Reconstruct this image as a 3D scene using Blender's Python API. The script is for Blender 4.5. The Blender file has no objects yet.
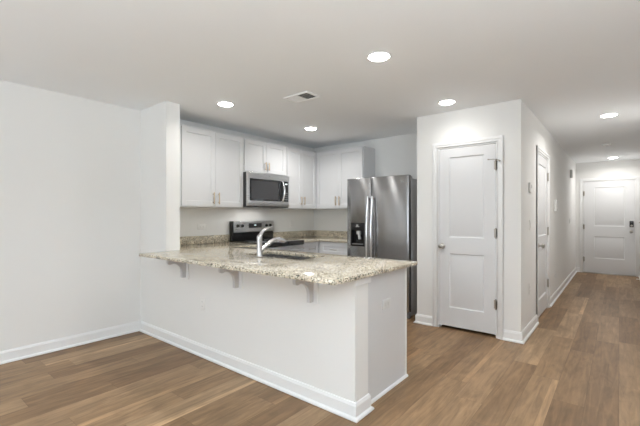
import bpy, bmesh, math
from mathutils import Vector, Matrix

S = bpy.context.scene
COL = S.collection
PI = math.pi

# ------------------------------------------------------------------ camera
cd = bpy.data.cameras.new('camera')
cam = bpy.data.objects.new('camera', cd)
COL.objects.link(cam)
cam.location = (0, 0, 1.28)
cam.rotation_euler = (PI / 2, 0, math.radians(39.02))
cd.sensor_width = 36
cd.lens = 369 / 640 * 36
cd.shift_y = 2 / 640
cd.clip_start = 0.05
S.camera = cam

# ------------------------------------------------------------------ world, light, exposure
W = bpy.data.worlds.new('world')
S.world = W
W.use_nodes = True
W.node_tree.nodes['Background'].inputs[0].default_value = (0.86, 0.93, 1.0, 1)
W.node_tree.nodes['Background'].inputs[1].default_value = 1.0

def area(name, loc, rot, sx, sy, power, color=(1, 1, 1), shape='RECTANGLE', spread=180):
    l = bpy.data.lights.new(name, 'AREA')
    l.shape = shape
    l.size = sx
    if shape == 'RECTANGLE':
        l.size_y = sy
    l.energy = power
    l.color = color
    l.spread = math.radians(spread)
    o = bpy.data.objects.new(name, l)
    COL.objects.link(o)
    o.location = loc
    o.rotation_euler = rot
    return o

# daylight through the glass doors behind the camera and the window of the living room's right wall
P_REAR, P_SIDE, P_K1, P_K2, P_K3, P_K4, P_H1, P_H2, P_BOUNCE, P_FILL = 56, 1, 8.5, 2.1, 4.3, 9.0, 11.2, 8.6, 47, 92
area('daylight_rear', (-1.9, -2.9, 1.15), (math.radians(100), 0, 0), 2.9, 1.9, P_REAR, (0.85, 0.93, 0.985))
area('daylight_side', (1.2, -1.3, 1.5), (math.radians(95), 0, PI / 2), 1.6, 1.2, P_SIDE, (0.85, 0.93, 0.985))
# two added fill lamps behind the camera, standing in for a ceiling-bounced flash
area('added_fill', (-.9, -1.2, 1.45), (PI, 0, 0), 1.0, 1.0, P_BOUNCE, (0.85, 0.93, 0.985), 'DISK')
area('added_fill', (.65, .15, 1.55), (PI, 0, 0), .7, .7, P_FILL, (0.85, 0.93, 0.985), 'DISK')

S.view_settings.view_transform = 'Standard'
S.view_settings.look = 'None'
S.view_settings.gamma = 1
S.view_settings.use_curve_mapping = False
S.view_settings.exposure = 0.03
try:
    S.cycles.use_denoising = True
    S.cycles.max_bounces = 10
    S.cycles.diffuse_bounces = 8
    S.cycles.glossy_bounces = 5
    S.cycles.sample_clamp_indirect = 8
    S.cycles.caustics_reflective = False
    S.cycles.caustics_refractive = False
except Exception:
    pass

# ------------------------------------------------------------------ materials
MATS = {}

def new_mat(name):
    m = bpy.data.materials.new(name)
    m.use_nodes = True
    nt = m.node_tree
    b = nt.nodes['Principled BSDF']
    MATS[name] = m
    return m, nt, b

def simple(name, col, rough=0.5, metal=0.0, noise=0.02, scale=30, bump=0.0, spec=0.5, coat=0.0):
    m, nt, b = new_mat(name)
    tc = nt.nodes.new('ShaderNodeTexCoord')
    n = nt.nodes.new('ShaderNodeTexNoise')
    n.inputs['Scale'].default_value = scale
    n.inputs['Detail'].default_value = 3
    nt.links.new(tc.outputs['Object'], n.inputs['Vector'])
    mx = nt.nodes.new('ShaderNodeMix')
    mx.data_type = 'RGBA'
    mx.inputs[6].default_value = tuple(max(0, c * (1 - noise)) for c in col) + (1,)
    mx.inputs[7].default_value = tuple(min(1, c * (1 + noise)) for c in col) + (1,)
    nt.links.new(n.outputs['Fac'], mx.inputs[0])
    nt.links.new(mx.outputs[2], b.inputs['Base Color'])
    b.inputs['Roughness'].default_value = rough
    b.inputs['Metallic'].default_value = metal
    b.inputs['Specular IOR Level'].default_value = spec
    b.inputs['Coat Weight'].default_value = coat
    if bump:
        bp = nt.nodes.new('ShaderNodeBump')
        bp.inputs['Strength'].default_value = bump
        bp.inputs['Distance'].default_value = 0.001
        n2 = nt.nodes.new('ShaderNodeTexNoise')
        n2.inputs['Scale'].default_value = scale * 8
        nt.links.new(tc.outputs['Object'], n2.inputs['Vector'])
        nt.links.new(n2.outputs['Fac'], bp.inputs['Height'])
        nt.links.new(bp.outputs['Normal'], b.inputs['Normal'])
    return m

wall_m = simple('wall_paint', (0.822, 0.824, 0.815), 0.75, noise=0.008, scale=3, bump=0.15, spec=0.3)
ceil_m = simple('ceiling_paint', (0.885, 0.905, 0.925), 0.85, noise=0.008, scale=3, bump=0.2, spec=0.2)
trim_m = simple('white_trim_paint', (0.85, 0.86, 0.865), 0.4, noise=0.006, scale=4)
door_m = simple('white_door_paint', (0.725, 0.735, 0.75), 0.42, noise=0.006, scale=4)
cab_m = simple('white_cabinet_paint', (0.69, 0.698, 0.712), 0.4, noise=0.006, scale=5)
plate_m = simple('white_plastic', (0.84, 0.84, 0.83), 0.35, noise=0.01)
grey_plate_m = simple('grey_plastic', (0.55, 0.55, 0.54), 0.4, noise=0.02)
panel_plate_m = simple('light_grey_plastic', (0.66, 0.66, 0.655), 0.35, noise=0.01)
slot_m = simple('dark_slot', (0.03, 0.03, 0.03), 0.6)
corbel_m = simple('corbel_paint', (0.60, 0.60, 0.61), 0.45, noise=0.01)
black_m = simple('black_enamel', (0.012, 0.012, 0.013), 0.22, noise=0.05)
glass_black_m = simple('black_glass', (0.02, 0.02, 0.022), 0.06, noise=0.05, coat=0.5)
dark_side_m = simple('dark_grey_enamel', (0.22, 0.22, 0.225), 0.4, noise=0.03)
chrome_m = simple('chrome', (0.82, 0.82, 0.83), 0.12, metal=1.0, noise=0.01)
faucet_m = simple('stainless_faucet', (0.58, 0.58, 0.59), 0.26, metal=1.0, noise=0.01)
fridge_side_m = simple('grey_refrigerator_side', (0.45, 0.45, 0.455), 0.45, noise=0.03)
satin_m = simple('satin_nickel', (0.52, 0.50, 0.47), 0.28, metal=1.0, noise=0.02)
brass_m = simple('warm_champagne_metal', (0.62, 0.50, 0.36), 0.3, metal=1.0, noise=0.03)
hinge_m = simple('hinge_nickel', (0.42, 0.39, 0.35), 0.4, metal=0.9, noise=0.05)
charcoal_m = simple('charcoal_enamel', (0.045, 0.045, 0.047), 0.4, noise=0.03)
vent_m = simple('bright_white_enamel', (0.96, 0.97, 0.98), 0.35, noise=0.005)
ring_m = simple('burner_print', (0.16, 0.16, 0.17), 0.15, noise=0.02)
ins_m = simple('microwave_screen_print', (0.06, 0.06, 0.063), 0.18, noise=0.15, scale=200)
outside_m = simple('patio_ground', (0.4, 0.42, 0.36), 0.9, noise=0.2)

def steel(name, col, rough, tangent, aniso=0.85, streak=(1, 1, 1)):
    m, nt, b = new_mat(name)
    tc = nt.nodes.new('ShaderNodeTexCoord')
    mp = nt.nodes.new('ShaderNodeMapping')
    mp.inputs['Scale'].default_value = streak
    n = nt.nodes.new('ShaderNodeTexNoise')
    n.inputs['Scale'].default_value = 1.0
    n.inputs['Detail'].default_value = 2
    nt.links.new(tc.outputs['Object'], mp.inputs[0])
    nt.links.new(mp.outputs[0], n.inputs['Vector'])
    cr = nt.nodes.new('ShaderNodeMapRange')
    cr.inputs['To Min'].default_value = rough - 0.03
    cr.inputs['To Max'].default_value = rough + 0.03
    nt.links.new(n.outputs['Fac'], cr.inputs[0])
    nt.links.new(cr.outputs[0], b.inputs['Roughness'])
    b.inputs['Base Color'].default_value = col + (1,)
    b.inputs['Metallic'].default_value = 1
    b.inputs['Anisotropic'].default_value = aniso
    v = nt.nodes.new('ShaderNodeCombineXYZ')
    for i in range(3):
        v.inputs[i].default_value = tangent[i]
    nt.links.new(v.outputs[0], b.inputs['Tangent'])
    return m

steel_x = steel('brushed_steel_fridge', (0.40, 0.40, 0.405), 0.21, (.2, 0, -1), 0.93, (3, 3, 400))
steel_y = steel('brushed_steel_range', (0.74, 0.74, 0.745), 0.28, (0, 1, 0), 0.6, (3, 3, 400))
sink_steel = simple('sink_steel', (0.78, 0.78, 0.78), 0.2, metal=1.0, noise=0.03)

def emis(name, col, strength):
    m, nt, b = new_mat(name)
    b.inputs['Emission Color'].default_value = col + (1,)
    b.inputs['Emission Strength'].default_value = strength
    b.inputs['Base Color'].default_value = (0.9, 0.9, 0.9, 1)
    return m

lens_m = emis('downlight_lens', (1.0, 0.99, 0.96), 26)
clock_m = emis('clock_digits', (0.35, 0.7, 0.75), 0.5)

def glass(name):
    m, nt, b = new_mat(name)
    b.inputs['Base Color'].default_value = (1, 1, 1, 1)
    b.inputs['Roughness'].default_value = 0.0
    b.inputs['Transmission Weight'].default_value = 1.0
    b.inputs['IOR'].default_value = 1.45
    return m
glass_m = glass('window_glass')

def math_node(nt, op, a, b=None):
    n = nt.nodes.new('ShaderNodeMath')
    n.operation = op
    for i, v in enumerate((a, b)):
        if v is None:
            continue
        if isinstance(v, (int, float)):
            n.inputs[i].default_value = v
        else:
            nt.links.new(v, n.inputs[i])
    return n.outputs[0]

def floor_material():
    m, nt, b = new_mat('oak_plank_floor')
    tc = nt.nodes.new('ShaderNodeTexCoord')
    sp = nt.nodes.new('ShaderNodeSeparateXYZ')
    nt.links.new(tc.outputs['Object'], sp.inputs[0])
    X, Y = sp.outputs[0], sp.outputs[1]
    PW, PL = 0.18, 1.22
    xr = math_node(nt, 'DIVIDE', X, PW)
    row = math_node(nt, 'FLOOR', xr)
    wn = nt.nodes.new('ShaderNodeTexWhiteNoise')
    wn.noise_dimensions = '1D'
    nt.links.new(row, wn.inputs['W'])
    yr = math_node(nt, 'ADD', math_node(nt, 'DIVIDE', Y, PL), math_node(nt, 'MULTIPLY', wn.outputs['Value'], 7.0))
    idx = math_node(nt, 'FLOOR', yr)
    cb = nt.nodes.new('ShaderNodeCombineXYZ')
    nt.links.new(row, cb.inputs[0]); nt.links.new(idx, cb.inputs[1])
    w2 = nt.nodes.new('ShaderNodeTexWhiteNoise')
    w2.noise_dimensions = '3D'
    nt.links.new(cb.outputs[0], w2.inputs['Vector'])
    ramp = nt.nodes.new('ShaderNodeValToRGB')
    cols = [(0.0, (0.210, 0.124, 0.063)), (0.3, (0.252, 0.154, 0.080)), (0.55, (0.288, 0.180, 0.096)),
            (0.8, (0.322, 0.205, 0.112)), (1.0, (0.375, 0.248, 0.142))]
    e = ramp.color_ramp.elements
    e[0].position, e[0].color = cols[0][0], cols[0][1] + (1,)
    e[1].position, e[1].color = cols[-1][0], cols[-1][1] + (1,)
    for p, c in cols[1:-1]:
        k = e.new(p); k.color = c + (1,)
    nt.links.new(w2.outputs['Value'], ramp.inputs[0])
    # grain, stretched along each board, different from board to board
    gv = nt.nodes.new('ShaderNodeCombineXYZ')
    nt.links.new(math_node(nt, 'ADD', math_node(nt, 'MULTIPLY', X, 26.0), math_node(nt, 'MULTIPLY', w2.outputs['Value'], 90.0)), gv.inputs[0])
    nt.links.new(math_node(nt, 'MULTIPLY', Y, 1.8), gv.inputs[1])
    nt.links.new(math_node(nt, 'MULTIPLY', w2.outputs['Value'], 37.0), gv.inputs[2])
    g = nt.nodes.new('ShaderNodeTexNoise')
    g.inputs['Scale'].default_value = 1.0
    g.inputs['Detail'].default_value = 6
    g.inputs['Roughness'].default_value = 0.62
    g.inputs['Distortion'].default_value = 0.9
    nt.links.new(gv.outputs[0], g.inputs['Vector'])
    gr = nt.nodes.new('ShaderNodeMapRange')
    gr.inputs['From Min'].default_value = 0.3
    gr.inputs['From Max'].default_value = 0.7
    gr.inputs['To Min'].default_value = 0.72
    gr.inputs['To Max'].default_value = 1.25
    nt.links.new(g.outputs['Fac'], gr.inputs[0])
    # broad mottling
    g2 = nt.nodes.new('ShaderNodeTexNoise')
    g2.inputs['Scale'].default_value = 1.0
    g2.inputs['Detail'].default_value = 4
    g2.inputs['Distortion'].default_value = 1.2
    mv = nt.nodes.new('ShaderNodeCombineXYZ')
    nt.links.new(math_node(nt, 'ADD', math_node(nt, 'MULTIPLY', X, 11.0), math_node(nt, 'MULTIPLY', w2.outputs['Value'], 51.0)), mv.inputs[0])
    nt.links.new(math_node(nt, 'MULTIPLY', Y, 3.2), mv.inputs[1])
    nt.links.new(mv.outputs[0], g2.inputs['Vector'])
    gr2 = nt.nodes.new('ShaderNodeMapRange')
    gr2.inputs['From Min'].default_value = 0.3
    gr2.inputs['From Max'].default_value = 0.7
    gr2.inputs['To Min'].default_value = 0.80
    gr2.inputs['To Max'].default_value = 1.12
    nt.links.new(g2.outputs['Fac'], gr2.inputs[0])
    # joints between boards
    fx = math_node(nt, 'FRACT', xr)
    ex = math_node(nt, 'MULTIPLY', math_node(nt, 'MINIMUM', fx, math_node(nt, 'SUBTRACT', 1.0, fx)), PW)
    fy = math_node(nt, 'FRACT', yr)
    ey = math_node(nt, 'MULTIPLY', math_node(nt, 'MINIMUM', fy, math_node(nt, 'SUBTRACT', 1.0, fy)), PL)
    ed = math_node(nt, 'MINIMUM', ex, ey)
    sm = nt.nodes.new('ShaderNodeMapRange')
    sm.inputs['From Min'].default_value = 0.0005
    sm.inputs['From Max'].default_value = 0.0026
    sm.inputs['To Min'].default_value = 0.74
    sm.inputs['To Max'].default_value = 1.0
    nt.links.new(ed, sm.inputs[0])
    # some boards carry a narrow pale sapwood strip along one edge
    rnd = nt.nodes.new('ShaderNodeSeparateColor')
    nt.links.new(w2.outputs['Color'], rnd.inputs[0])
    sap = math_node(nt, 'MULTIPLY', math_node(nt, 'GREATER_THAN', rnd.outputs[1], 0.80), math_node(nt, 'GREATER_THAN', fx, 0.76))
    sapf = math_node(nt, 'ADD', 1.0, math_node(nt, 'MULTIPLY', sap, 0.42))
    f = math_node(nt, 'MULTIPLY', math_node(nt, 'MULTIPLY', gr.outputs[0], gr2.outputs[0]), math_node(nt, 'MULTIPLY', sm.outputs[0], sapf))
    vm = nt.nodes.new('ShaderNodeVectorMath')
    vm.operation = 'SCALE'
    nt.links.new(ramp.outputs[0], vm.inputs[0])
    nt.links.new(f, vm.inputs['Scale'])
    nt.links.new(vm.outputs[0], b.inputs['Base Color'])
    b.inputs['Roughness'].default_value = 0.42
    b.inputs['Specular IOR Level'].default_value = 0.3
    bp = nt.nodes.new('ShaderNodeBump')
    bp.inputs['Strength'].default_value = 0.25
    bp.inputs['Distance'].default_value = 0.0015
    nt.links.new(math_node(nt, 'MULTIPLY', sm.outputs[0], gr.outputs[0]), bp.inputs['Height'])
    nt.links.new(bp.outputs[0], b.inputs['Normal'])
    return m
floor_m = floor_material()

def granite_material():
    m, nt, b = new_mat('speckled_granite')
    tc = nt.nodes.new('ShaderNodeTexCoord')
    v = nt.nodes.new('ShaderNodeTexVoronoi')
    v.inputs['Scale'].default_value = 155
    nt.links.new(tc.outputs['Object'], v.inputs['Vector'])
    sx = nt.nodes.new('ShaderNodeSeparateColor')
    nt.links.new(v.outputs['Color'], sx.inputs[0])
    r = nt.nodes.new('ShaderNodeValToRGB')
    r.color_ramp.interpolation = 'CONSTANT'
    cols = [(0.0, (0.045, 0.047, 0.032)), (0.15, (0.21, 0.19, 0.135)), (0.27, (0.50, 0.435, 0.33)),
            (0.40, (0.70, 0.62, 0.49)), (0.66, (0.80, 0.73, 0.595)), (0.88, (0.86, 0.815, 0.71))]
    e = r.color_ramp.elements
    e[0].position, e[0].color = 0, cols[0][1] + (1,)
    e[1].position, e[1].color = cols[-1][0], cols[-1][1] + (1,)
    for p, c in cols[1:-1]:
        k = e.new(p); k.color = c + (1,)
    nt.links.new(sx.outputs[0], r.inputs[0])
    n = nt.nodes.new('ShaderNodeTexNoise')
    n.inputs['Scale'].default_value = 14
    n.inputs['Detail'].default_value = 4
    nt.links.new(tc.outputs['Object'], n.inputs['Vector'])
    mr = nt.nodes.new('ShaderNodeMapRange')
    mr.inputs['From Min'].default_value = 0.3
    mr.inputs['From Max'].default_value = 0.7
    mr.inputs['To Min'].default_value = 0.8
    mr.inputs['To Max'].default_value = 1.15
    nt.links.new(n.outputs['Fac'], mr.inputs[0])
    vm = nt.nodes.new('ShaderNodeVectorMath')
    vm.operation = 'SCALE'
    nt.links.new(r.outputs[0], vm.inputs[0])
    nt.links.new(mr.outputs[0], vm.inputs['Scale'])
    nt.links.new(vm.outputs[0], b.inputs['Base Color'])
    b.inputs['Roughness'].default_value = 0.10
    b.inputs['Coat Weight'].default_value = 0.15
    b.inputs['Coat Roughness'].default_value = 0.06
    return m
granite_m = granite_material()

# ------------------------------------------------------------------ helpers
class Shape:
    """collects geometry for ONE mesh object"""
    def __init__(self):
        self.bm = bmesh.new()

    def box(self, x0, x1, y0, y1, z0, z1, bev=0.0, seg=2):
        b = bmesh.new()
        r = bmesh.ops.create_cube(b, size=1)
        for v in b.verts:
            v.co = Vector(((x0 + x1) / 2 + v.co.x * (x1 - x0), (y0 + y1) / 2 + v.co.y * (y1 - y0), (z0 + z1) / 2 + v.co.z * (z1 - z0)))
        if bev:
            bmesh.ops.bevel(b, geom=list(b.edges), offset=bev, segments=seg, profile=0.5, affect='EDGES')
        self._take(b)
        return self

    def _take(self, b, M=None):
        if M is not None:
            b.transform(M)
        me = bpy.data.meshes.new('tmp')
        b.to_mesh(me)
        self.bm.from_mesh(me)
        bpy.data.meshes.remove(me)
        b.free()

    def cyl(self, p0, p1, r0, r1=None, n=24, bev=0.0):
        if r1 is None:
            r1 = r0
        p0, p1 = Vector(p0), Vector(p1)
        b = bmesh.new()
        bmesh.ops.create_cone(b, cap_ends=True, segments=n, radius1=r0, radius2=r1, depth=(p1 - p0).length)
        if bev:
            es = [e for e in b.edges if len(e.link_faces) == 2 and any(len(f.verts) > 4 for f in e.link_faces)]
            bmesh.ops.bevel(b, geom=es, offset=bev, segments=2, profile=0.5, affect='EDGES')
        q = (p1 - p0).to_track_quat('Z', 'Y')
        self._take(b, Matrix.Translation((p0 + p1) / 2) @ q.to_matrix().to_4x4())
        return self

    def tube(self, pts, radii, n=16, squash=1.0):
        pts = [Vector(p) for p in pts]
        if isinstance(radii, (int, float)):
            radii = [radii] * len(pts)
        b = bmesh.new()
        rings = []
        up = Vector((1, 0, 0))
        for i, p in enumerate(pts):
            d = (pts[min(i + 1, len(pts) - 1)] - pts[max(i - 1, 0)]).normalized()
            a = up - d * up.dot(d)
            if a.length < 1e-3:
                a = Vector((0, 1, 0)) - d * d.y
            a.normalize()
            c = d.cross(a)
            rings.append([b.verts.new(p + (a * math.cos(2 * PI * k / n) + c * squash * math.sin(2 * PI * k / n)) * radii[i]) for k in range(n)])
        for i in range(len(rings) - 1):
            for k in range(n):
                b.faces.new((rings[i][k], rings[i][(k + 1) % n], rings[i + 1][(k + 1) % n], rings[i + 1][k]))
        b.faces.new(rings[0][::-1])
        b.faces.new(rings[-1])
        bmesh.ops.recalc_face_normals(b, faces=list(b.faces))
        self._take(b)
        return self

    def lathe(self, prof, center, axis='Z', n=32):
        """prof: list of (radius, height) revolved about axis through center"""
        b = bmesh.new()
        rings = []
        for r, h in prof:
            if r < 1e-5:
                rings.append([b.verts.new((0, 0, h))])
            else:
                rings.append([b.verts.new((r * math.cos(2 * PI * k / n), r * math.sin(2 * PI * k / n), h)) for k in range(n)])
        for A, B in zip(rings, rings[1:]):
            for k in range(n):
                a0, a1 = A[k % len(A)], A[(k + 1) % len(A)]
                b0, b1 = B[k % len(B)], B[(k + 1) % len(B)]
                vs = []
                for v in (a0, a1, b1, b0):
                    if v not in vs:
                        vs.append(v)
                if len(vs) > 2:
                    try:
                        b.faces.new(vs)
                    except ValueError:
                        pass
        bmesh.ops.recalc_face_normals(b, faces=list(b.faces))
        R = {'Z': Matrix.Identity(4), '-Z': Matrix.Rotation(PI, 4, 'X'), '-Y': Matrix.Rotation(PI / 2, 4, 'X'),
             'X': Matrix.Rotation(PI / 2, 4, 'Y'), '-X': Matrix.Rotation(-PI / 2, 4, 'Y'), 'Y': Matrix.Rotation(-PI / 2, 4, 'X')}[axis]
        self._take(b, Matrix.Translation(center) @ R)
        return self

    def grid(self, us, vs, inside, w0, w1, plane='XY', bev=0.0, panel=None):
        """rectilinear slab: cells of a grid kept by inside(i, j), extruded from w0 to w1.
        plane XY: (u,v,w)=(x,y,z); XZ: (x,z,y); YZ: (y,z,x)"""
        b = bmesh.new()
        cache = {}
        def P(i, j, k):
            key = (i, j, k)
            if key not in cache:
                u, v, w = us[i], vs[j], (w0, w1)[k]
                cache[key] = b.verts.new({'XY': (u, v, w), 'XZ': (u, w, v), 'YZ': (w, u, v)}[plane])
            return cache[key]
        nu, nv = len(us) - 1, len(vs) - 1
        ins = lambda i, j: 0 <= i < nu and 0 <= j < nv and inside(i, j)
        for i in range(nu):
            for j in range(nv):
                if not ins(i, j):
                    continue
                for k in (0, 1):
                    b.faces.new((P(i, j, k), P(i + 1, j, k), P(i + 1, j + 1, k), P(i, j + 1, k)))
                if not ins(i - 1, j): b.faces.new((P(i, j, 0), P(i, j + 1, 0), P(i, j + 1, 1), P(i, j, 1)))
                if not ins(i + 1, j): b.faces.new((P(i + 1, j, 0), P(i + 1, j + 1, 0), P(i + 1, j + 1, 1), P(i + 1, j, 1)))
                if not ins(i, j - 1): b.faces.new((P(i, j, 0), P(i + 1, j, 0), P(i + 1, j, 1), P(i, j, 1)))
                if not ins(i, j + 1): b.faces.new((P(i, j + 1, 0), P(i + 1, j + 1, 0), P(i + 1, j + 1, 1), P(i, j + 1, 1)))
        bmesh.ops.recalc_face_normals(b, faces=list(b.faces))
        if panel:
            panel(b)
        if bev:
            es = [e for e in b.edges if len(e.link_faces) == 2 and e.calc_face_angle(0) > 0.8 and e.is_convex]
            bmesh.ops.bevel(b, geom=es, offset=bev, segments=2, profile=0.5, affect='EDGES')
        self._take(b)
        return self

    def prism(self, outline, w0, w1, plane='YZ', bev=0.0):
        b = bmesh.new()
        f = lambda u, v, w: {'XY': (u, v, w), 'XZ': (u, w, v), 'YZ': (w, u, v)}[plane]
        A = [b.verts.new(f(u, v, w0)) for u, v in outline]
        B = [b.verts.new(f(u, v, w1)) for u, v in outline]
        n = len(A)
        b.faces.new(A); b.faces.new(B[::-1])
        for i in range(n):
            b.faces.new((A[i], A[(i + 1) % n], B[(i + 1) % n], B[i]))
        bmesh.ops.recalc_face_normals(b, faces=list(b.faces))
        if bev:
            es = [e for e in b.edges if e.calc_face_angle(0) > 0.6]
            bmesh.ops.bevel(b, geom=es, offset=bev, segments=1, profile=0.5, affect='EDGES')
        self._take(b)
        return self

    def sweep(self, path, prof):
        """prof (out, z) swept along a 2D polyline; 'out' points to the left of travel; mitred corners"""
        b = bmesh.new()
        P = [Vector(p) for p in path]
        rings = []
        for i, p in enumerate(P):
            def nrm(a, c):
                d = (c - a).normalized(); return Vector((-d.y, d.x))
            if i == 0: m = nrm(P[0], P[1])
            elif i == len(P) - 1: m = nrm(P[-2], P[-1])
            else:
                n1, n2 = nrm(P[i - 1], p), nrm(p, P[i + 1])
                m = (n1 + n2); m = m / max(0.2, m.dot(n1))
            rings.append([b.verts.new((p.x + m.x * o, p.y + m.y * o, z)) for o, z in prof])
        k = len(prof)
        for A, B in zip(rings, rings[1:]):
            for j in range(k):
                b.faces.new((A[j], A[(j + 1) % k], B[(j + 1) % k], B[j]))
        b.faces.new(rings[0]); b.faces.new(rings[-1][::-1])
        bmesh.ops.recalc_face_normals(b, faces=list(b.faces))
        self._take(b)
        return self

    def done(self, name, mat, parent=None, loc=None, smooth=True, world=True):
        """link as one object. world=True: the shape was drawn in world coordinates and is shifted
        into the parent's frame (parents have no rotation then)"""
        off = Vector((0, 0, 0))
        if world:
            if parent is not None:
                p = parent
                while p is not None:
                    off += Vector(p.location); p = p.parent
                if loc is not None:
                    off += Vector(loc)
            elif loc is not None:
                off = Vector(loc)
        if off.length:
            bmesh.ops.translate(self.bm, verts=list(self.bm.verts), vec=-off)
        me = bpy.data.meshes.new(name)
        self.bm.to_mesh(me)
        self.bm.free()
        me.materials.append(mat)
        if smooth:
            for p in me.polygons:
                p.use_smooth = True
            try:
                me.set_sharp_from_angle(angle=math.radians(35))
            except Exception:
                pass
        o = bpy.data.objects.new(name, me)
        COL.objects.link(o)
        if parent is not None:
            o.parent = parent
        if loc is not None:
            o.location = loc
        return o

def thing(name, label, cat, loc, rz=0, group=None, kind=None):
    o = bpy.data.objects.new(name, None)
    o.empty_display_size = 0.1
    COL.objects.link(o)
    o.location = loc
    o.rotation_euler = (0, 0, rz)
    o['label'] = label
    o['category'] = cat
    if group: o['group'] = group
    if kind: o['kind'] = kind
    return o

def copy_tree(o, parent=None):
    c = o.copy()
    COL.objects.link(c)
    c.parent = parent
    for ch in list(o.children):
        copy_tree(ch, c)
    return c

def struct(name, shape, mat, label=None, cat=None, smooth=False):
    o = shape.done(name, mat, smooth=smooth)
    o['kind'] = 'structure'
    if label: o['label'] = label
    if cat: o['category'] = cat
    return o

# ------------------------------------------------------------------ dimensions (metres)
CH = 2.44            # ceiling
LX = -4.13           # left wall face
KY = 1.93            # dining face of the half wall
BY = 4.92            # kitchen back wall
PX0, PX1, PY = -1.864, -0.76, 4.13   # pantry block
EY = 10.10           # hall end wall
HR = 0.345           # hall right wall
RX = 1.30            # living room right wall
RY = -3.0            # rear wall
D1 = (-1.612, -0.982, 2.04)          # pantry door opening (x0, x1, top)
D2 = (5.055, 5.915, 2.045)           # hall door opening (y0, y1, top)
D3 = (-0.625, 0.274, 2.03)           # entry door
D4 = (8.30, 9.06, 2.04)              # closet door in the hall's right wall

# ------------------------------------------------------------------ room shell
struct('floor', Shape().box(LX - .15, RX + .15, RY - .15, EY + .25, -.12, 0), floor_m, 'brown oak plank floor running down the hallway', 'floor')
struct('ceiling', Shape().box(LX - .15, RX + .15, RY - .15, EY + .25, CH, CH + .12), ceil_m, 'flat off-white ceiling over kitchen and hall', 'ceiling')
struct('wall_left', Shape().box(LX - .12, LX, RY, BY + .12, 0, CH), wall_m, 'long off-white wall at the left, behind the range too', 'wall')
struct('wall_stub', Shape().box(LX, -3.577, KY, 2.08, 0, CH), wall_m, 'short full-height wall end between dining area and kitchen', 'wall')
struct('wall_peninsula', Shape().box(-3.577, -1.28, KY, 2.08, 0, .884), wall_m, 'off-white half wall carrying the granite bar top', 'wall')
struct('wall_back', Shape().box(LX, -.88, BY, BY + .12, 0, CH), wall_m, 'kitchen back wall above the refrigerator', 'wall')
struct('wall_pantry', Shape().grid([PX0, D1[0], D1[1], PX1], [0, D1[2], CH], lambda i, j: not (i == 1 and j == 0), PY, PY + .12, 'XZ'),
       wall_m, 'off-white pantry wall around the white panelled door', 'wall')
struct('wall_pantry_side', Shape().box(PX0, PX0 + .115, PY + .12, BY, 0, CH), wall_m, 'pantry side wall beside the refrigerator', 'wall')
struct('wall_hall_left', Shape().grid([PY + .12, D2[0], D2[1], EY], [0, D2[2], CH], lambda i, j: not (i == 1 and j == 0), PX1 - .12, PX1, 'YZ'),
       wall_m, 'left wall of the hallway with a narrow-looking white door', 'wall')
struct('wall_closet_back', Shape().box(-2.6, -2.5, BY + .12, EY + .12, 0, CH), wall_m, 'wall of the room behind the hall door', 'wall')
struct('wall_hall_end', Shape().grid([-2.5, D3[0], D3[1], RX + .12], [0, D3[2], CH], lambda i, j: not (i == 1 and j == 0), EY, EY + .14, 'XZ'),
       wall_m, 'end wall of the hallway around the entry door', 'wall')
struct('wall_hall_right', Shape().grid([4.42, D4[0], D4[1], EY], [0, D4[2], CH], lambda i, j: not (i == 1 and j == 0), HR, HR + .12, 'YZ'), wall_m,
       'right wall of the hallway', 'wall')
struct('wall_return', Shape().box(HR, RX, 4.30, 4.42, 0, CH), wall_m, 'return wall to the right of the hallway opening', 'wall')
struct('wall_right', Shape().grid([RY, -2.1, -.5, 4.42], [0, .9, 2.1, CH], lambda i, j: not (i == 1 and j == 1), RX, RX + .12, 'YZ'), wall_m,
       'right wall of the living room with a window', 'wall')
struct('wall_rear', Shape().grid([LX, -3.4, -.4, RX], [0, .05, 2.1, CH], lambda i, j: not (i == 1 and j == 1), RY - .12, RY, 'XZ'), wall_m,
       'rear wall of the living room with glass patio doors', 'wall')

def window(name, plane, a0, a1, z0, z1, w0, w1, n, label):
    fr = Shape()
    us = [a0, a0 + .05]
    step = (a1 - a0 - .1) / n
    keep = [0]
    for k in range(n):
        us.append(a0 + .05 + step * (k + 1) - (.03 if k < n - 1 else 0)); 
        if k < n - 1: us.append(a0 + .05 + step * (k + 1) + .03)
    us.append(a1)
    fr.grid(us, [z0, z0 + .05, z1 - .05, z1], lambda i, j: j != 1 or i % 2 == 0, w0, w1, plane, bev=.003)
    o = fr.done(name, trim_m); o['kind'] = 'structure'; o['label'] = label; o['category'] = 'window'
    wm = (w0 + w1) / 2
    g = Shape()
    if plane == 'XZ': g.box(a0 + .045, a1 - .045, wm - .003, wm + .003, z0 + .045, z1 - .045)
    else: g.box(wm - .003, wm + .003, a0 + .045, a1 - .045, z0 + .045, z1 - .045)
    g.done('window_pane', glass_m, o)
window('window_1', 'XZ', -3.4, -.4, .05, 2.1, RY - .09, RY - .03, 3, 'wide glass patio doors in the rear wall')
window('window_2', 'YZ', -2.1, -.5, .9, 2.1, RX + .03, RX + .09, 2, 'double window in the right wall')

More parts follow.
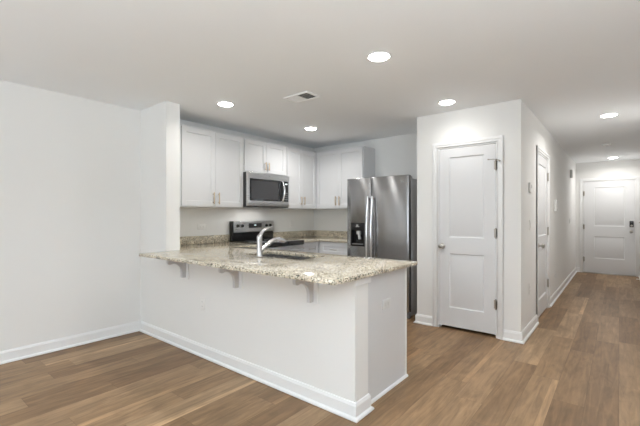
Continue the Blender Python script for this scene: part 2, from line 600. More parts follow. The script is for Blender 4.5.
# baseboards: tall board with eased top plus a shoe moulding
BB = [(0, .003), (.030, .003), (.030, .010), (.026, .018), (.018, .023), (.0145, .025), (.0145, .088), (.011, .097), (.008, .106), (0, .108)]
def baseboard(name, path):
    # the profile stands to the left of travel
    return struct(name, Shape().sweep(path, BB), trim_m, smooth=False)
baseboard('baseboard_left', [(LX, KY), (LX, RY)])
baseboard('baseboard_peninsula', [(-1.318, 2.08), (-1.28, 2.08), (-1.28, KY), (LX + .03, KY)])
baseboard('baseboard_pantry', [(D1[0] - .06, PY), (PX0, PY), (PX0, PY + .5)])
baseboard('baseboard_pantry_corner', [(PX1, D2[0] - .06), (PX1, PY), (D1[1] + .06, PY)])
baseboard('baseboard_hall_left', [(PX1, EY), (PX1, D2[1] + .06)])
baseboard('baseboard_hall_end', [(D3[0] - .06, EY), (PX1 + .03, EY)])
baseboard('baseboard_hall_right', [(HR, D4[1] + .06), (HR, EY - .01)][::1] if False else [(HR, D4[1] + .06), (HR, EY - .001)])
baseboard('baseboard_right', [(HR, 4.30), (HR, D4[0] - .06)])
baseboard('baseboard_rear', [(LX + .03, RY), (-3.46, RY)][::-1])

# cap moulding on the end of the half wall under the bar top
struct('trim_1', Shape().box(-1.279, -1.262, 1.915, 2.092, .838, .883, .003), trim_m, 'short white cap moulding at the half wall end under the granite', 'trim')

# ------------------------------------------------------------------ doors
def panel_door(sh, w, h, t, panels, stile):
    """two-panel moulded slab in local XZ, front face at y=0 facing -Y, body to y=t"""
    zs = [0]
    for a, b_ in panels: zs += [a, b_]
    zs.append(h)
    us = [0, stile[0], w - stile[1], w]
    def pan(b):
        for side, sgn in ((0.0, -1), (t, 1)):
            fs = [f for f in b.faces if abs(f.normal.y) > .9 and abs(f.calc_center_median().y - side) < 1e-4
                  and us[1] - 1e-4 < f.calc_center_median().x < us[2] + 1e-4
                  and any(a < f.calc_center_median().z < c for a, c in panels)]
            for th, dp in ((.012, -.010), (.012, 0.0), (.030, .006)):
                bmesh.ops.inset_individual(b, faces=fs, thickness=th, depth=dp)
    sh.grid(us, zs, lambda i, j: True, 0, t, 'XZ', panel=pan)
    return sh

def casing(name_parent, w, top, jamb_d, wt=.058):
    """jamb lining and casing round an opening of width w, in the door's local frame (wall face y=0, opening z 0..top)"""
    c = Shape()
    pr = [(0, 0), (wt, 0)]
    for y0, y1, a in ((-.012, 0.002, 0.0), (-.018, 0.002, .030)):
        c.grid([-wt, -a if a else -.006, w + (a if a else .006), w + wt], [0, top + (a if a else .006), top + wt],
               lambda i, j: not (i == 1 and j == 0), y0, y1, 'XZ', bev=.002)
    c.done('door_casing', trim_m, name_parent, world=False)
    j = Shape()
    j.grid([-.003, .012, w - .012, w + .003], [0, top - .012, top + .003], lambda i, jj: not (i == 1 and jj == 0), 0.0, jamb_d, 'XZ')
    j.done('door_jamb', trim_m, name_parent, world=False)

def knob_part(parent, x, z, name='knob'):
    k = Shape().lathe([(0, 0), (.031, 0), (.031, .004), (.026, .009), (.012, .012), (.010, .030), (.018, .036), (.027, .046), (.0285, .055), (.024, .064), (.012, .069), (0, .070)],
                      (x, 0, z), '-Y')
    k.done(name, satin_m, parent, world=False)

def hinge_part(parent, x, z, y=-.004, pin_stop=False):
    h = Shape().cyl((x, y, z - .048), (x, y, z + .048), .0065, bev=.001)
    h.cyl((x, y, z + .048), (x, y, z + .055), .008).cyl((x, y, z - .055), (x, y, z - .048), .008)
    h.box(x - .018, x + .018, .0, .002, z - .045, z + .045)
    h.done('hinge', hinge_m, parent, world=False)

def make_door(name, label, loc, rz, w, top, gap, panels, stile, hinge_right, hz, knob, jamb=.11, bottom_gap=.03):
    d = thing(name, label, 'door', loc, rz, kind='structure')
    casing(d, w, top, jamb)
    slab = Shape()
    panel_door(slab, w - .03, top - .016 - bottom_gap, .038, panels, stile)
    bmesh.ops.translate(slab.bm, verts=list(slab.bm.verts), vec=(.015, .004, bottom_gap))
    s = slab.done('door_slab', door_m, d, world=False)
    stop = Shape().grid([.010, .024, w - .024, w - .010], [0, top - .024, top - .010], lambda i, j: not (i == 1 and j == 0), .044, .056, 'XZ')
    stop.done('door_stop', trim_m, d, world=False)
    hx = w - .013 if hinge_right else .013
    for z in hz:
        hinge_part(d, hx, z)
    if knob:
        knob_part(d, knob[0], knob[1])
    return d

d1 = make_door('door_1', 'white two-panel pantry door beside the refrigerator', (D1[0], PY, 0), 0, D1[1] - D1[0], D1[2], .03,
               [(.245 - .035, .85 - .035), (1.03 - .035, 1.925 - .035)], (.115, .115), True, (.35, 1.09, 1.80), (.055, .93), bottom_gap=.035)
ds = Shape().tube([(.615, -.010, 1.858), (.60, -.030, 1.858), (.575, -.040, 1.858), (.560, -.042, 1.858)], .0035, 8).cyl((.562, -.042, 1.858), (.548, -.040, 1.858), .007)
ds.tube([(.625, -.010, 1.858), (.645, -.030, 1.85), (.655, -.034, 1.84)], .0035, 8).cyl((.655, -.036, 1.84), (.660, -.020, 1.838), .008)
ds.done('hinge_pin_stop', hinge_m, d1, world=False)

# hall door: wall face X = PX1, seen from +X: local x -> +Y needs rz = +90 deg
make_door('door_2', 'white two-panel door in the left hallway wall', (PX1, D2[0], 0), PI / 2, D2[1] - D2[0], D2[2], .03,
          [(.21, .82), (.99, 1.89)], (.12, .12), True, (.35, 1.06, 1.80), (.075, .91), bottom_gap=.025)
# entry door at the end of the hall
d3 = make_door('door_3', 'white two-panel entry door with keypad lock at the hallway end', (D3[0], EY, 0), 0, D3[1] - D3[0], D3[2], .03,
               [(.315, .79), (1.02, 1.865)], (.185, .165), False, (.30, 1.02, 1.76), (.825, .93), jamb=.14, bottom_gap=.018)
kp = Shape().box(.795, .862, -.024, .004, 1.03, 1.155, .006).done('keypad_lock', black_m, d3, world=False)
Shape().box(.800, .857, -.030, -.022, 1.105, 1.150, .004).done('keypad_screen', glass_black_m, kp, world=False)
Shape().lathe([(0, 0), (.02, 0), (.02, .006), (.014, .01), (0, .011)], (.8285, -.024, 1.058), '-Y').done('key_cylinder', satin_m, kp, world=False)
Shape().box(.0, D3[1] - D3[0], -.05, .13, .001, .017, .004).done('threshold', satin_m, d3, world=False)
# closet door in the hall's right wall, facing -X: local x -> -Y needs rz = -90 deg
d4 = make_door('door_4', 'white door in the right hallway wall with a lever', (HR, D4[1], 0), -PI / 2, D4[1] - D4[0], D4[2], .03,
               [(.21, .82), (.99, 1.89)], (.12, .12), True, (.35, 1.06, 1.80), None, bottom_gap=.025)
lv = Shape().lathe([(0, 0), (.027, 0), (.027, .006), (.011, .010), (.010, .055), (0, .056)], (.075, .002, 1.14), '-Y')
lv.tube([(.075, -.053, 1.14), (.10, -.057, 1.142), (.14, -.056, 1.140), (.175, -.052, 1.135)], [.010, .009, .008, .007], 12)
lv.done('lever', satin_m, d4, world=False)

# ------------------------------------------------------------------ cabinets
def shaker(w, h, rail=.057, t=.019, drawer=False):
    """shaker front, local x 0..w, z 0..h, front at y=-t, back at y=0"""
    s = Shape()
    r = min(rail, h * .28)
    def pan(b):
        fs = [f for f in b.faces if f.normal.y < -.9 and rail < f.calc_center_median().x < w - rail and r < f.calc_center_median().z < h - r]
        for th, dp in ((.0015, -.002), (.003, -.008)):
            bmesh.ops.inset_individual(b, faces=fs, thickness=th, depth=dp)
    s.grid([0, rail, w - rail, w], [0, r, h - r, h], lambda i, j: True, -t, 0, 'XZ', panel=pan)
    return s

def pull(parent, x, z, length, vertical=True, mat=None, y=-.019):
    if mat is None and not vertical: mat = satin_m
    p = Shape()
    if vertical:
        p.cyl((x, y - .028, z - length / 2), (x, y - .028, z + length / 2), .0068, n=14, bev=.0012)
        for s in (-1, 1): p.cyl((x, y, z + s * length * .36), (x, y - .028, z + s * length * .36), .0045, n=10)
    else:
        p.cyl((x - length / 2, y - .028, z), (x + length / 2, y - .028, z), .0068, n=14, bev=.0012)
        for s in (-1, 1): p.cyl((x + s * length * .36, y, z), (x + s * length * .36, y - .028, z), .0045, n=10)
    return p.done('handle', mat or satin_m, parent, world=False)

def cabinet(name, label, loc, rz, w, d, h, fronts, toe=0.0, group=None, hl=.125, mat=None):
    """fronts: (kind, x0, x1, z0, z1, handle) ; handle: ('v', x, z) or ('h', x, z) in local units"""
    c = thing(name, label, 'cabinet', loc, rz, group)
    b = Shape()
    # carcass: a frame round each front with a shallow recessed face, sides, top, back
    b.box(0, w, .0, d, toe, h, .0015, 1)
    b.done('cabinet_body', cab_m, c, world=False)
    if toe:
        Shape().box(.0, w, .075, d - .01, .0015, toe).done('toe_kick', cab_m, c, world=False)
    for kind, x0, x1, z0, z1, hd in fronts:
        s = shaker(x1 - x0, z1 - z0)
        o = s.done(kind, cab_m, c, world=False)
        o.location = (x0, -.0005, z0)
        if hd:
            pull(o, hd[1] - x0, hd[2] - z0, hl, hd[0] == 'v', mat)
    return c

UB, UT = 1.372, 2.292
# uppers on the range wall (face looks +X: rz = 90 deg, local x -> +Y)
cabinet('upper_cabinet', 'white two-door wall cabinet left of the microwave, beside the wall end', (-3.8, 2.088, UB), PI / 2, 3.096 - 2.088, .328, UT - UB,
        [('door', .135, .575, .014, UT - UB - .016, ('v', .575 - .035, .108)),
         ('door', .579, .998, .014, UT - UB - .016, ('v', .579 + .035, .108))], group='white wall cabinets', mat=brass_m, hl=.14)
cabinet('upper_cabinet', 'short white two-door wall cabinet directly above the microwave', (-3.8, 3.099, 1.842), PI / 2, 3.889 - 3.099, .328, UT - 1.842,
        [('door', .014, .393, .014, UT - 1.842 - .016, ('v', .393 - .028, .105)),
         ('door', .397, .776, .014, UT - 1.842 - .016, ('v', .397 + .028, .105))], group='white wall cabinets', mat=brass_m, hl=.11)
cabinet('upper_cabinet', 'white wall cabinet right of the microwave reaching into the corner', (-3.8, 3.892, UB), PI / 2, BY - 3.894, .328, UT - UB,
        [('door', .014, .336, .014, UT - UB - .016, ('v', .336 - .032, .125)),
         ('door', .340, .674, .014, UT - UB - .016, ('v', .340 + .032, .125))], group='white wall cabinets', mat=brass_m)
cabinet('upper_cabinet', 'white two-door wall cabinet on the back wall left of the refrigerator', (-3.797, 4.59, UB), 0, .8965, .328, UT - UB,
        [('door', .024, .447, .014, UT - UB - .016, ('v', .447 - .032, .125)),
         ('door', .451, .888, .014, UT - UB - .016, ('v', .451 + .032, .125))], group='white wall cabinets', mat=brass_m, hl=.14)

# base cabinets
CB = .884
cabinet('base_cabinet', 'white base cabinet between the wall end and the range', (-3.53, 2.775, 0), PI / 2, 3.106 - 2.775, .598, CB - .001,
        [('drawer', .012, .319, .70, .872, ('h', .165, .786)), ('door', .012, .319, .112, .692, ('v', .045, .60))], toe=.1, group='white base cabinets')
cabinet('base_cabinet', 'white base cabinet in the corner right of the range', (-3.53, 3.898, 0), PI / 2, BY - 3.900, .598, CB - .001,
        [('drawer', .012, .39, .70, .872, ('h', .22, .786)), ('door', .012, .39, .112, .692, ('v', .045, .60))], toe=.1, group='white base cabinets')
cabinet('base_cabinet', 'white base cabinet with a drawer, left of the refrigerator', (-3.525, 4.32, 0), 0, .59, .598, CB - .001,
        [('drawer', .045, .578, .70, .872, ('h', .31, .775)), ('door', .045, .578, .112, .692, ('v', .09, .60))], toe=.1, group='white base cabinets')
# peninsula base cabinet: fronts face the kitchen (+Y), rz = 180 deg
pc = thing('base_cabinet', 'long white sink base cabinet of the peninsula with plain end panel', 'cabinet', (-1.32, 2.715, 0), PI, 'white base cabinets')
PWD = 2.21
bsh = Shape()
# carcass open on top under the sink
bsh.grid([0, .018, PWD - .018, PWD], [0, .018, .62, .634], lambda i, j: not (i == 1 and j == 1), .1, .883, 'XY')
bsh.box(.018, PWD - .018, .018, .62, .1, .12)
bsh.done('cabinet_body', cab_m, pc, world=False)
Shape().box(0.0, PWD, .07, .634, .0015, .1).done('toe_kick', cab_m, pc, world=False)
xq = .012
for wq, kq in ((.53, 'door'), (.40, 'door'), (.40, 'door'), (.40, 'door'), (.40, 'door')):
    o = shaker(wq - .006, .172).done('drawer', cab_m, pc, world=False); o.location = (xq, -.0005, .70); pull(o, wq / 2, .086, .125, False)
    o = shaker(wq - .006, .58).done('door', cab_m, pc, world=False); o.location = (xq, -.0005, .112); pull(o, .04, .49, .125, True)
    xq += wq + .012
# finished end: plain skin with a slim white stile at its kitchen edge, and a shoe moulding
Shape().box(-.006, 0.0, .03, .634, .0015, .883, .001, 1).done('end_panel', cab_m, pc, world=False)
Shape().box(-.009, 0.0, -.001, .029, .0015, .883, .002, 1).done('end_stile', trim_m, pc, world=False)
shoe = Shape().prism([(-.006, .0015), (-.022, .0015), (-.021, .010), (-.016, .017), (-.006, .020)], .0, .634, 'XZ')
shoe.done('shoe_moulding', trim_m, pc, world=False)

# ------------------------------------------------------------------ granite
SX0, SX1, SY0, SY1 = -2.74, -2.02, 2.23, 2.585     # sink cut-out
xs = [LX + .002, -3.574, -3.49, SX0, SX1, -1.238]
ys = [1.652, 1.93, 2.083, SY0, SY1, 2.755, 3.116]
def pen(i, j):
    if i == 0: return j >= 2
    if i == 1: return True
    if j == 5: return False
    if i == 3 and j == 3: return False
    return True
g1 = Shape().grid(xs, ys, pen, .885, .914, 'XY', bev=.0035)
ct = g1.done('countertop', granite_m, smooth=True)
ct['label'] = 'speckled beige granite bar top of the peninsula, turning along the left wall'
ct['category'] = 'countertop'; ct['group'] = 'granite countertops'
Shape().box(LX + .002, LX + .022, 2.083, 3.116, .9145, 1.016, .002).box(LX + .0225, -3.60, 2.083, 2.103, .9145, 1.016, .002).done('backsplash', granite_m, ct)
g2 = Shape().grid([LX + .002, -3.49, -2.925], [3.895, 4.285, BY - .002], lambda i, j: not (i == 1 and j == 0), .885, .914, 'XY', bev=.0035)
ct2 = g2.done('countertop', granite_m)
ct2['label'] = 'speckled beige granite worktop in the corner between range and refrigerator'
ct2['category'] = 'countertop'; ct2['group'] = 'granite countertops'
Shape().box(LX + .002, LX + .022, 3.895, BY - .002, .9145, 1.016, .002).box(LX + .0225, -2.925, BY - .022, BY - .002, .9145, 1.016, .002).done('backsplash', granite_m, ct2)

# ------------------------------------------------------------------ sink
sk = thing('sink', 'stainless double-bowl sink set into the peninsula granite', 'sink', (-2.44, 2.4, .885))
def bowl(x0, x1, y0, y1):
    b = Shape()
    t = .0015
    zt, zb = .884, .70
    b.box(x0, x1, y0, y1, zb - t, zb)
    b.box(x0 - t, x0, y0, y1, zb, zt).box(x1, x1 + t, y0, y1, zb, zt).box(x0, x1, y0 - t, y0, zb, zt).box(x0, x1, y1, y1 + t, zb, zt)
    o = b.done('bowl', sink_steel, sk)
    Shape().lathe([(0, .0005), (.03, .0005), (.042, .003), (.045, .0005)], ((x0 + x1) / 2, (y0 + y1) / 2, zb + .001), 'Z').done('drain', chrome_m, o)
mid = (SX0 + SX1) / 2
bowl(SX0 + .004, mid - .012, SY0 + .004, SY1 - .004)
bowl(mid + .012, SX1 - .004, SY0 + .004, SY1 - .004)
Shape().box(mid - .012, mid + .012, SY0 + .004, SY1 - .004, .868, .880, .003).done('divider', sink_steel, sk)

# ------------------------------------------------------------------ faucet
FX, FY = -2.440, 2.172
fa = thing('faucet', 'chrome single-lever pull-out kitchen faucet behind the sink', 'faucet', (FX, FY, .914))
bd = Shape().lathe([(0, 0), (.030, 0), (.031, .004), (.027, .010), (.0245, .018), (.0240, .09), (.0240, .145), (.0250, .160), (.0240, .178), (.016, .192), (0, .196)], (FX, FY, .9145), 'Z')
bd.done('faucet_body', faucet_m, fa)
sp = Shape().tube([(FX, FY + .005, .962), (FX + .002, FY + .06, .996), (FX + .006, FY + .12, 1.034), (FX + .008, FY + .155, 1.050), (FX + .009, FY + .18, 1.053)],
                  [.020, .019, .019, .0195, .020], 20)
sp = sp.done('spout', faucet_m, fa)
Shape().tube([(FX + .009, FY + .181, 1.053), (FX + .010, FY + .23, 1.052), (FX + .011, FY + .275, 1.044), (FX + .012, FY + .30, 1.034)], [.0225, .023, .021, .017], 20).done('spray_head', faucet_m, sp)
Shape().tube([(FX, FY, 1.080), (FX + .003, FY + .012, 1.112), (FX + .008, FY + .035, 1.140), (FX + .016, FY + .070, 1.160), (FX + .024, FY + .110, 1.172), (FX + .026, FY + .125, 1.174)],
             [.022, .020, .016, .012, .009, .006], 16, squash=.8).done('lever', faucet_m, fa)

# ------------------------------------------------------------------ corbels under the bar overhang
def corbel_outline():
    pts = [(-.012, 0), (-.190, 0), (-.192, -.040), (-.186, -.054), (-.172, -.060), (-.158, -.058), (-.145, -.052)]
    for k in range(0, 9):
        a = k / 8 * PI / 2
        pts.append((-.145 + .092 * math.sin(a), -.137 + .085 * math.cos(a)))
    pts += [(-.052, -.195), (-.012, -.195)]
    return pts
cb0 = thing('corbel', 'grey curved bar-top bracket nearest the left wall end', 'bracket', (-3.205, KY, .884), 0, 'grey brackets under the bar top')
Shape().prism(corbel_outline(), -.014, .014, 'YZ', bev=.0015).done('bracket_arm', corbel_m, cb0, world=False)
Shape().box(-.050, .050, -.0115, -.0008, -.205, -.0005, .0015, 1).done('back_plate', trim_m, cb0, world=False)
cb0.location.z = .8845
for x, lab in ((-2.42, 'grey curved bar-top bracket in the middle of the half wall'), (-1.625, 'grey curved bar-top bracket nearest the peninsula corner')):
    c = copy_tree(cb0); c.location = (x, KY, .8845); c['label'] = lab
# (outline top sits just under the granite)

# ------------------------------------------------------------------ microwave
mw = thing('microwave', 'stainless over-the-range microwave with dark window', 'microwave', (-3.93, 3.49, 1.402))
Y0, Y1, Z0, Z1 = 3.101, 3.886, 1.388, 1.839
MF = -3.720
Shape().box(LX + .003, MF - .022, Y0, Y1, Z0, Z1, .003).done('housing', charcoal_m, mw)
# steel front frame with an opening for door glass and control strip
fr = Shape().grid([Y0, Y0 + .045, Y1 - .022, Y1], [Z0 + .012, Z0 + .082, Z1 - .078, Z1], lambda i, j: not (i == 1 and j == 1), MF - .022, MF, 'YZ', bev=.003)
fr.done('front_frame', steel_y, mw)
Shape().box(MF - .02, MF - .004, Y0 + .045, Y1 - .165, Z0 + .082, Z1 - .078).done('door_glass', glass_black_m, mw)
Shape().box(MF - .0042, MF - .0035, Y0 + .075, Y1 - .235, Z0 + .105, Z1 - .105).done('door_mesh', ins_m, mw)
cp = Shape().box(MF - .02, MF - .004, Y1 - .164, Y1 - .022, Z0 + .082, Z1 - .078).done('control_panel', black_m, mw)
Shape().box(MF - .004, MF - .0034, Y1 - .085, Y1 - .040, Z1 - .125, Z1 - .108).done('display', clock_m, cp)
bt = Shape()
for r in range(4):
    for c_ in range(3):
        bt.box(MF - .004, MF - .0032, Y1 - .098 + c_ * .024, Y1 - .082 + c_ * .024, Z0 + .105 + r * .03, Z0 + .118 + r * .03)
bt.done('buttons', dark_side_m, cp)
hp = [(MF - .004, Y1 - .150, Z1 - .085)]
N = 14
for k in range(N + 1):
    t = k / N
    hp.append((MF + .010 + .040 * math.sin(PI * t), Y1 - .150 + .0 * t, Z1 - .090 - t * (Z1 - Z0 - .180)))
hp.append((MF - .004, Y1 - .150, Z0 + .086))
hs = Shape(); hs.tube(hp, .014, 14); hs.done('handle', chrome_m, mw)
Shape().box(MF - .30, MF - .03, Y0 + .05, Y1 - .05, Z0 - .006, Z0 - .0005).done('filter_grille', dark_side_m, mw)
Shape().cyl((MF, 3.49, Z1 - .035), (MF + .001, 3.49, Z1 - .035), .009, n=20).done('maker_badge', chrome_m, mw)

area('cooktop_lamp', (-3.90, 3.42, 1.380), (0, 0, 0), .06, .50, 1.5, (1.0, .96, .9))

# ------------------------------------------------------------------ range
rg = thing('range', 'freestanding stainless electric range with black glass cooktop', 'range', (-3.8, 3.49, 0))
Y0, Y1 = 3.122, 3.888
RF = -3.480
Shape().box(LX + .01, RF, Y0, Y1, .02, .905, .003).done('range_body', black_m, rg)
ck = Shape().box(LX + .07, RF + .045, Y0 - .001, Y1 + .001, .9165, .930, .004).box(RF + .002, RF + .045, Y0, Y1, .868, .929, .008).done('cooktop', glass_black_m, rg)
for (bx, by, br) in ((-3.66, 3.30, .10), (-3.66, 3.68, .085), (-3.90, 3.30, .075), (-3.90, 3.68, .10)):
    Shape().lathe([(br - .004, .0), (br, .0), (br, .0006), (br - .004, .0006), (br - .004, .0)], (bx, by, .9301), 'Z', 48).done('burner_ring', ring_m, ck)
bg = Shape().box(LX + .012, LX + .070, Y0, Y1, .906, 1.195, .004)
bg = bg.done('backguard', black_m, rg)
Shape().prism([(LX + .072, 1.038), (LX + .090, 1.045), (LX + .082, 1.192), (LX + .072, 1.194)], Y0 + .022, Y1 - .004, 'XZ', bev=.0015).done('control_panel', steel_y, bg)
PXF = LX + .087
dp = Shape().box(PXF - .004, PXF + .003, 3.400, 3.640, 1.098, 1.162, .001, 1).done('display_panel', glass_black_m, bg)
Shape().box(PXF + .003, PXF + .0036, 3.495, 3.535, 1.128, 1.144).done('clock', clock_m, dp)
for ky in (3.205, 3.285, 3.730, 3.805):
    k = Shape().lathe([(0, 0), (.022, 0), (.022, .004), (.018, .008), (.016, .024), (.014, .027), (0, .027)], (PXF - .001, ky, 1.130), 'X', 24)
    k.box(PXF + .025, PXF + .032, ky - .004, ky + .004, 1.116, 1.144, .001, 1)
    k.done('control_knob', black_m, bg)
od = Shape().grid([Y0 + .004, Y0 + .12, Y1 - .12, Y1 - .004], [.225, .37, .68, .864], lambda i, j: not (i == 1 and j == 1), RF + .001, RF + .032, 'YZ', bev=.003)
od = od.done('oven_door', steel_y, rg)
Shape().box(RF + .004, RF + .026, Y0 + .121, Y1 - .121, .371, .679).done('door_glass', glass_black_m, od)
h = Shape().cyl((RF + .080, Y0 + .05, .812), (RF + .080, Y1 - .05, .812), .013, n=20, bev=.002)
for y in (Y0 + .09, Y1 - .09): h.cyl((RF + .03, y, .812), (RF + .080, y, .812), .009, n=14)
h.done('handle', chrome_m, od)
Shape().box(RF + .001, RF + .028, Y0 + .004, Y1 - .004, .035, .215, .003).done('storage_drawer', steel_y, rg)
for fx in (LX + .08, RF - .06):
    for fy in (Y0 + .05, Y1 - .05):
        Shape().cyl((fx, fy, .0005), (fx, fy, .02), .018).done('foot', black_m, rg)

# ------------------------------------------------------------------ refrigerator
X0, X1, FYF = -2.897, -1.985, 4.155
rf = thing('refrigerator', 'stainless side-by-side refrigerator with a black ice and water dispenser', 'refrigerator', ((X0 + X1) / 2, 4.5, 0))
Shape().box(X0 + .004, X1 - .004, FYF + .085, BY - .03, .03, 1.735, .006).done('refrigerator_body', fridge_side_m, rf)
SEAM = X0 + .385
def fdoor(name, x0, x1):
    b = bmesh.new()
    prof = []
    n = 18
    w = x1 - x0
    for k in range(n + 1):
        t = k / n
        prof.append((x0 + w * t, FYF + .010 * (2 * t - 1) ** 2 + (.012 if k in (0, n) else 0)))
    out = prof + [(x1, FYF + .075), (x0, FYF + .075)]
    return Shape().prism(out, .085, 1.772, 'XY')
# the left door has a real recess for the dispenser
DX0, DX1, DZ0, DZ1 = -2.832, -2.612, .865, 1.172
n = 18
w = SEAM - .003 - X0
def front(x, x0, x1):
    t = (x - x0) / (x1 - x0)
    return FYF + .010 * (2 * t - 1) ** 2
us = sorted(set([X0 + w * k / 12 for k in range(13)] + [DX0, DX1]))
ld = Shape()
ld.grid(us, [.085, DZ0, DZ1, 1.772], lambda i, j: not (j == 1 and DX0 - 1e-6 <= us[i] < DX1 - 1e-6), FYF, FYF + .075, 'XZ')
for v in ld.bm.verts:
    if v.co.y < FYF + .01:
        v.co.y = front(v.co.x, X0, SEAM - .003)
es = [e for e in ld.bm.edges if len(e.link_faces) == 2 and e.calc_face_angle(0) > .8 and e.is_convex]
bmesh.ops.bevel(ld.bm, geom=es, offset=.006, segments=3, profile=.5, affect='EDGES')
ld = ld.done('freezer_door', steel_x, rf)
rd = Shape()
us2 = [SEAM + .003 + (X1 - SEAM - .003) * k / 14 for k in range(15)]
rd.grid(us2, [.085, 1.772], lambda i, j: True, FYF, FYF + .075, 'XZ')
for v in rd.bm.verts:
    if v.co.y < FYF + .01:
        v.co.y = front(v.co.x, SEAM + .003, X1)
es = [e for e in rd.bm.edges if len(e.link_faces) == 2 and e.calc_face_angle(0) > .8 and e.is_convex]
bmesh.ops.bevel(rd.bm, geom=es, offset=.006, segments=3, profile=.5, affect='EDGES')
rd = rd.done('refrigerator_door', steel_x, rf)
# dispenser
dsx = Shape()
dsx.grid([DX0 + .002, DX0 + .018, DX1 - .018, DX1 - .002], [DZ0 + .002, DZ0 + .02, DZ1 - .095, DZ1 - .002], lambda i, j: not (i == 1 and j == 1), FYF - .002, FYF + .060, 'XZ', bev=.002)
dsx.box(DX0 + .018, DX1 - .018, FYF + .055, FYF + .060, DZ0 + .02, DZ1 - .09)
dsx = dsx.done('dispenser', black_m, ld)
Shape().box(-2.748, -2.690, FYF - .0045, FYF - .0022, 1.120, 1.128).box(-2.738, -2.706, FYF - .0045, FYF - .0022, 1.136, 1.152, .001).done('dispenser_marks', grey_plate_m, dsx)
Shape().box(-2.742, -2.690, FYF + .006, FYF + .05, 1.018, 1.068, .005).cyl((-2.708, FYF + .02, 1.02), (-2.700, FYF + .025, .955), .017, .020, bev=.003).done('dispenser_paddle', grey_plate_m, dsx)
Shape().box(DX0 + .02, DX1 - .02, FYF + .002, FYF + .053, DZ0 + .0205, DZ0 + .030, .002).done('drip_tray', dark_side_m, dsx)
# long bowed handles either side of the seam
for hx, nm, par in ((SEAM - .033, 'handle', ld), (SEAM + .033, 'handle', rd)):
    pts = []
    zt, zb = 1.515, .40
    pts.append((hx, FYF + .003, zt - .02))
    for k in range(21):
        t = k / 20
        pts.append((hx, FYF - .028 - .034 * math.sin(PI * t), zt - (zt - zb) * t))
    pts.append((hx, FYF + .003, zb + .02))
    Shape().tube(pts, .0155, 16).done(nm, chrome_m, par)
Shape().box(X0 + .01, X1 - .01, FYF + .03, FYF + .09, .012, .080, .004).done('toe_grille', dark_side_m, rf)
for x in (X0 + .07, X1 - .07):
    Shape().box(x - .045, x + .045, FYF + .035, FYF + .16, 1.7355, 1.765, .004).done('hinge_cover', dark_side_m, rf)
    Shape().cyl((x - .015, FYF + .11, .018), (x + .015, FYF + .11, .018), .0175).done('roller', black_m, rf)
tx = bpy.data.curves.new('maker_badge', 'FONT')
tx.body = 'Whirlpool'; tx.size = .024; tx.extrude = .0006; tx.align_x = 'CENTER'
to = bpy.data.objects.new('maker_badge', tx); COL.objects.link(to)
bpy.context.view_layer.update()
me = bpy.data.meshes.new_from_object(to.evaluated_get(bpy.context.evaluated_depsgraph_get()))
bpy.data.objects.remove(to)
me.materials.clear(); me.materials.append(chrome_m)
bo = bpy.data.objects.new('maker_badge', me); COL.objects.link(bo)
bo.parent = rd
bo.rotation_euler = (PI / 2, 0, 0)
bo.location = (-2.085 - rf.location.x, FYF + .0045 - rf.location.y, 1.683)

# ------------------------------------------------------------------ recessed ceiling lights
r0 = thing('recessed_light', 'x', 'ceiling light', (0, 0, CH), 0, 'round recessed ceiling lights')
Shape().lathe([(.075, -.0005), (.095, -.0005), (.096, -.002), (.093, -.004), (.078, -.005), (.075, -.004), (.075, -.0005)], (0, 0, 0), 'Z', 40).done('trim_ring', trim_m, r0, world=False)
Shape().lathe([(0, -.018), (.030, -.0175), (.052, -.0150), (.068, -.0095), (.074, -.0045), (.0745, -.001), (0, -.001)], (0, 0, 0), 'Z', 40).done('lens', lens_m, r0, world=False)
LP = [(-1.365, 2.370, 'largest glowing recessed ceiling light, in front of the pantry at top centre', 1.0),
      (-1.375, 3.770, 'glowing recessed ceiling light right in front of the pantry wall', 1.0),
      (-3.195, 2.375, 'glowing recessed ceiling light before the cabinet left of the microwave', 1.0),
      (-3.210, 3.765, 'smallest kitchen recessed ceiling light, towards the corner cabinets', 1.0),
      (-0.090, 5.440, 'glowing recessed ceiling light in the nearer part of the hallway', 1.0),
      (-0.095, 9.520, 'glowing recessed ceiling light just before the entry door', 1.0)]
for i, (x, y, lab, k) in enumerate(LP):
    o = r0 if i == 0 else copy_tree(r0)
    o.location = (x, y, CH); o['label'] = lab
    area('downlight', (x, y, CH - .020), (0, 0, 0), .13, .13, k * (P_K1, P_K2, P_K3, P_K4, P_H1, P_H2)[i], (1.0, .975, .94) if i < 4 else (1.0, .965, .92), 'DISK', (140, 140, 145, 150, 160, 160)[i])

# ------------------------------------------------------------------ ceiling register
vt = thing('ceiling_vent', 'white two-way air register in the kitchen ceiling', 'vent', (-2.42, 2.70, CH))
V = (-2.575, -2.265, 2.602, 2.806)
Shape().grid([V[0], V[0] + .022, V[1] - .022, V[1]], [V[2], V[2] + .022, V[3] - .022, V[3]], lambda i, j: not (i == 1 and j == 1), CH - .010, CH - .0005, 'XY', bev=.003).done('vent_frame', vent_m, vt)
Shape().box(V[0] + .02, V[1] - .02, V[2] + .02, V[3] - .02, CH - .0012, CH - .0004).done('duct', slot_m, vt)
for k in range(11):
    x = V[0] + .036 + k * .0238
    left = k >= 5
    s = Shape()
    sg = -1 if left else 1
    s.prism([(x + sg * .0095, CH - .0015), (x - sg * .0065, CH - .0080), (x - sg * .0075, CH - .0070), (x + sg * .0085, CH - .0008 - .0007)], V[2] + .022, V[3] - .022, 'XZ')
    s.done('louvre', vent_m, vt)
Shape().box((V[0] + V[1]) / 2 - .003, (V[0] + V[1]) / 2 + .003, V[2] + .022, V[3] - .022, CH - .008, CH - .0015).done('centre_bar', trim_m, vt)

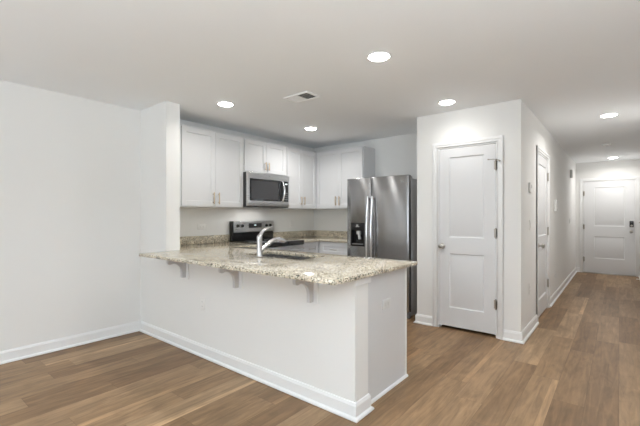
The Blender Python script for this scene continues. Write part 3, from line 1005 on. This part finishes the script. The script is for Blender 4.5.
sd = thing('smoke_detector', 'small round white smoke detector on the hallway ceiling', 'smoke detector', (-.15, 7.62, CH))
Shape().lathe([(0, -.0005), (.062, -.0005), (.064, -.010), (.058, -.026), (.040, -.033), (0, -.034)], (0, 0, 0), 'Z', 36).done('detector_body', plate_m, sd, world=False)
Shape().lathe([(0, -.0345), (.014, -.0345), (.014, -.037), (0, -.038)], (0, 0, 0), 'Z', 20).done('test_button', grey_plate_m, sd, world=False)

# ------------------------------------------------------------------ wall plates, local: plate in XZ, faces -Y
def outlet(label, loc, rz, horizontal=False, mat=plate_m, gang=1):
    o = thing('wall_outlet', label, 'outlet', loc, rz, 'electrical outlets')
    w, h = (.115, .070) if horizontal else (.070, .115)
    Shape().box(-w / 2, w / 2, -.006, -.0005, -h / 2, h / 2, .002).done('cover_plate', mat, o, world=False)
    for s in (-1, 1):
        cx, cz = (s * .021, 0) if horizontal else (0, s * .021)
        so = Shape().box(cx - .0145, cx + .0145, -.0075, -.006, cz - .0145, cz + .0145, .001, 1).done('socket', mat, o, world=False)
        sl = Shape()
        for q in (-1, 1):
            if horizontal: sl.box(cx - .004, cx + .004, -.0078, -.0074, cz + q * .006 - .001, cz + q * .006 + .001)
            else: sl.box(cx + q * .006 - .001, cx + q * .006 + .001, -.0078, -.0074, cz - .004, cz + .004)
        sl.done('slots', slot_m, so, world=False)
    return o
def switch(label, loc, rz, n=1, mat=plate_m):
    o = thing('light_switch', label, 'switch', loc, rz, 'light switches')
    w = .070 + .046 * (n - 1)
    Shape().box(-w / 2, w / 2, -.006, -.0005, -.0575, .0575, .002).done('cover_plate', mat, o, world=False)
    for k in range(n):
        cx = (k - (n - 1) / 2) * .046
        Shape().box(cx - .016, cx + .016, -.010, -.0055, -.033, .033, .002).done('rocker', mat, o, world=False)
    return o
outlet('white outlet on the dining side of the half wall', (-2.93, KY, .475), 0)
outlet('light grey sideways outlet on the end panel of the peninsula', (-1.314, 2.385, .635), PI / 2, True, mat=panel_plate_m)
outlet('white sideways outlet above the granite left of the range', (LX, 2.70, 1.13), PI / 2, True)
outlet('white outlet above the granite right of the range', (LX, 4.35, 1.13), PI / 2)
outlet('white outlet above the granite on the back wall', (-3.35, BY, 1.13), 0)
outlet('white outlet low on the hallway wall before the door', (PX1, 4.56, .475), PI / 2)
outlet('white outlet low on the hallway wall past the door', (PX1, 6.64, .39), PI / 2)
switch('white light switch on the hallway wall before the door', (PX1, 4.60, 1.17), PI / 2)
switch('white light switch on the far hallway wall near the entry', (PX1, 8.80, 1.17), PI / 2, 2)
th = thing('thermostat', 'small light grey thermostat near the pantry corner of the hallway', 'thermostat', (PX1, 4.56, 1.575), PI / 2)
Shape().box(-.05, .05, -.022, -.0005, -.055, .055, .006).done('thermostat_body', plate_m, th, world=False)
Shape().box(-.03, .03, -.0228, -.0215, -.005, .035, .0005, 1).done('screen', grey_plate_m, th, world=False)
ap = thing('alarm_keypad', 'white alarm keypad on the hallway wall past the door', 'keypad', (PX1, 6.62, 1.425), PI / 2)
Shape().box(-.06, .06, -.028, -.0005, -.085, .085, .006).done('keypad_body', plate_m, ap, world=False)
Shape().box(-.02, .02, -.034, -.0275, -.078, -.05, .003).done('keypad_button', grey_plate_m, ap, world=False)
ch = thing('door_chime', 'grey door chime high on the hallway wall near the entry', 'door chime', (PX1, 8.86, 2.10), PI / 2)
Shape().box(-.05, .05, -.045, -.0005, -.08, .08, .006).done('chime_cover', grey_plate_m, ch, world=False)
dst = thing('spring_stop', 'white spring door stop on the right hallway baseboard by the entry', 'door stop', (HR - .015, 9.28, .055))
Shape().lathe([(0, .0), (.014, 0), (.014, .004), (.006, .006), (.006, .055), (.010, .057), (.010, .072), (0, .073)], (0, 0, 0), '-X', 16).done('stop_rod', plate_m, dst, world=False)
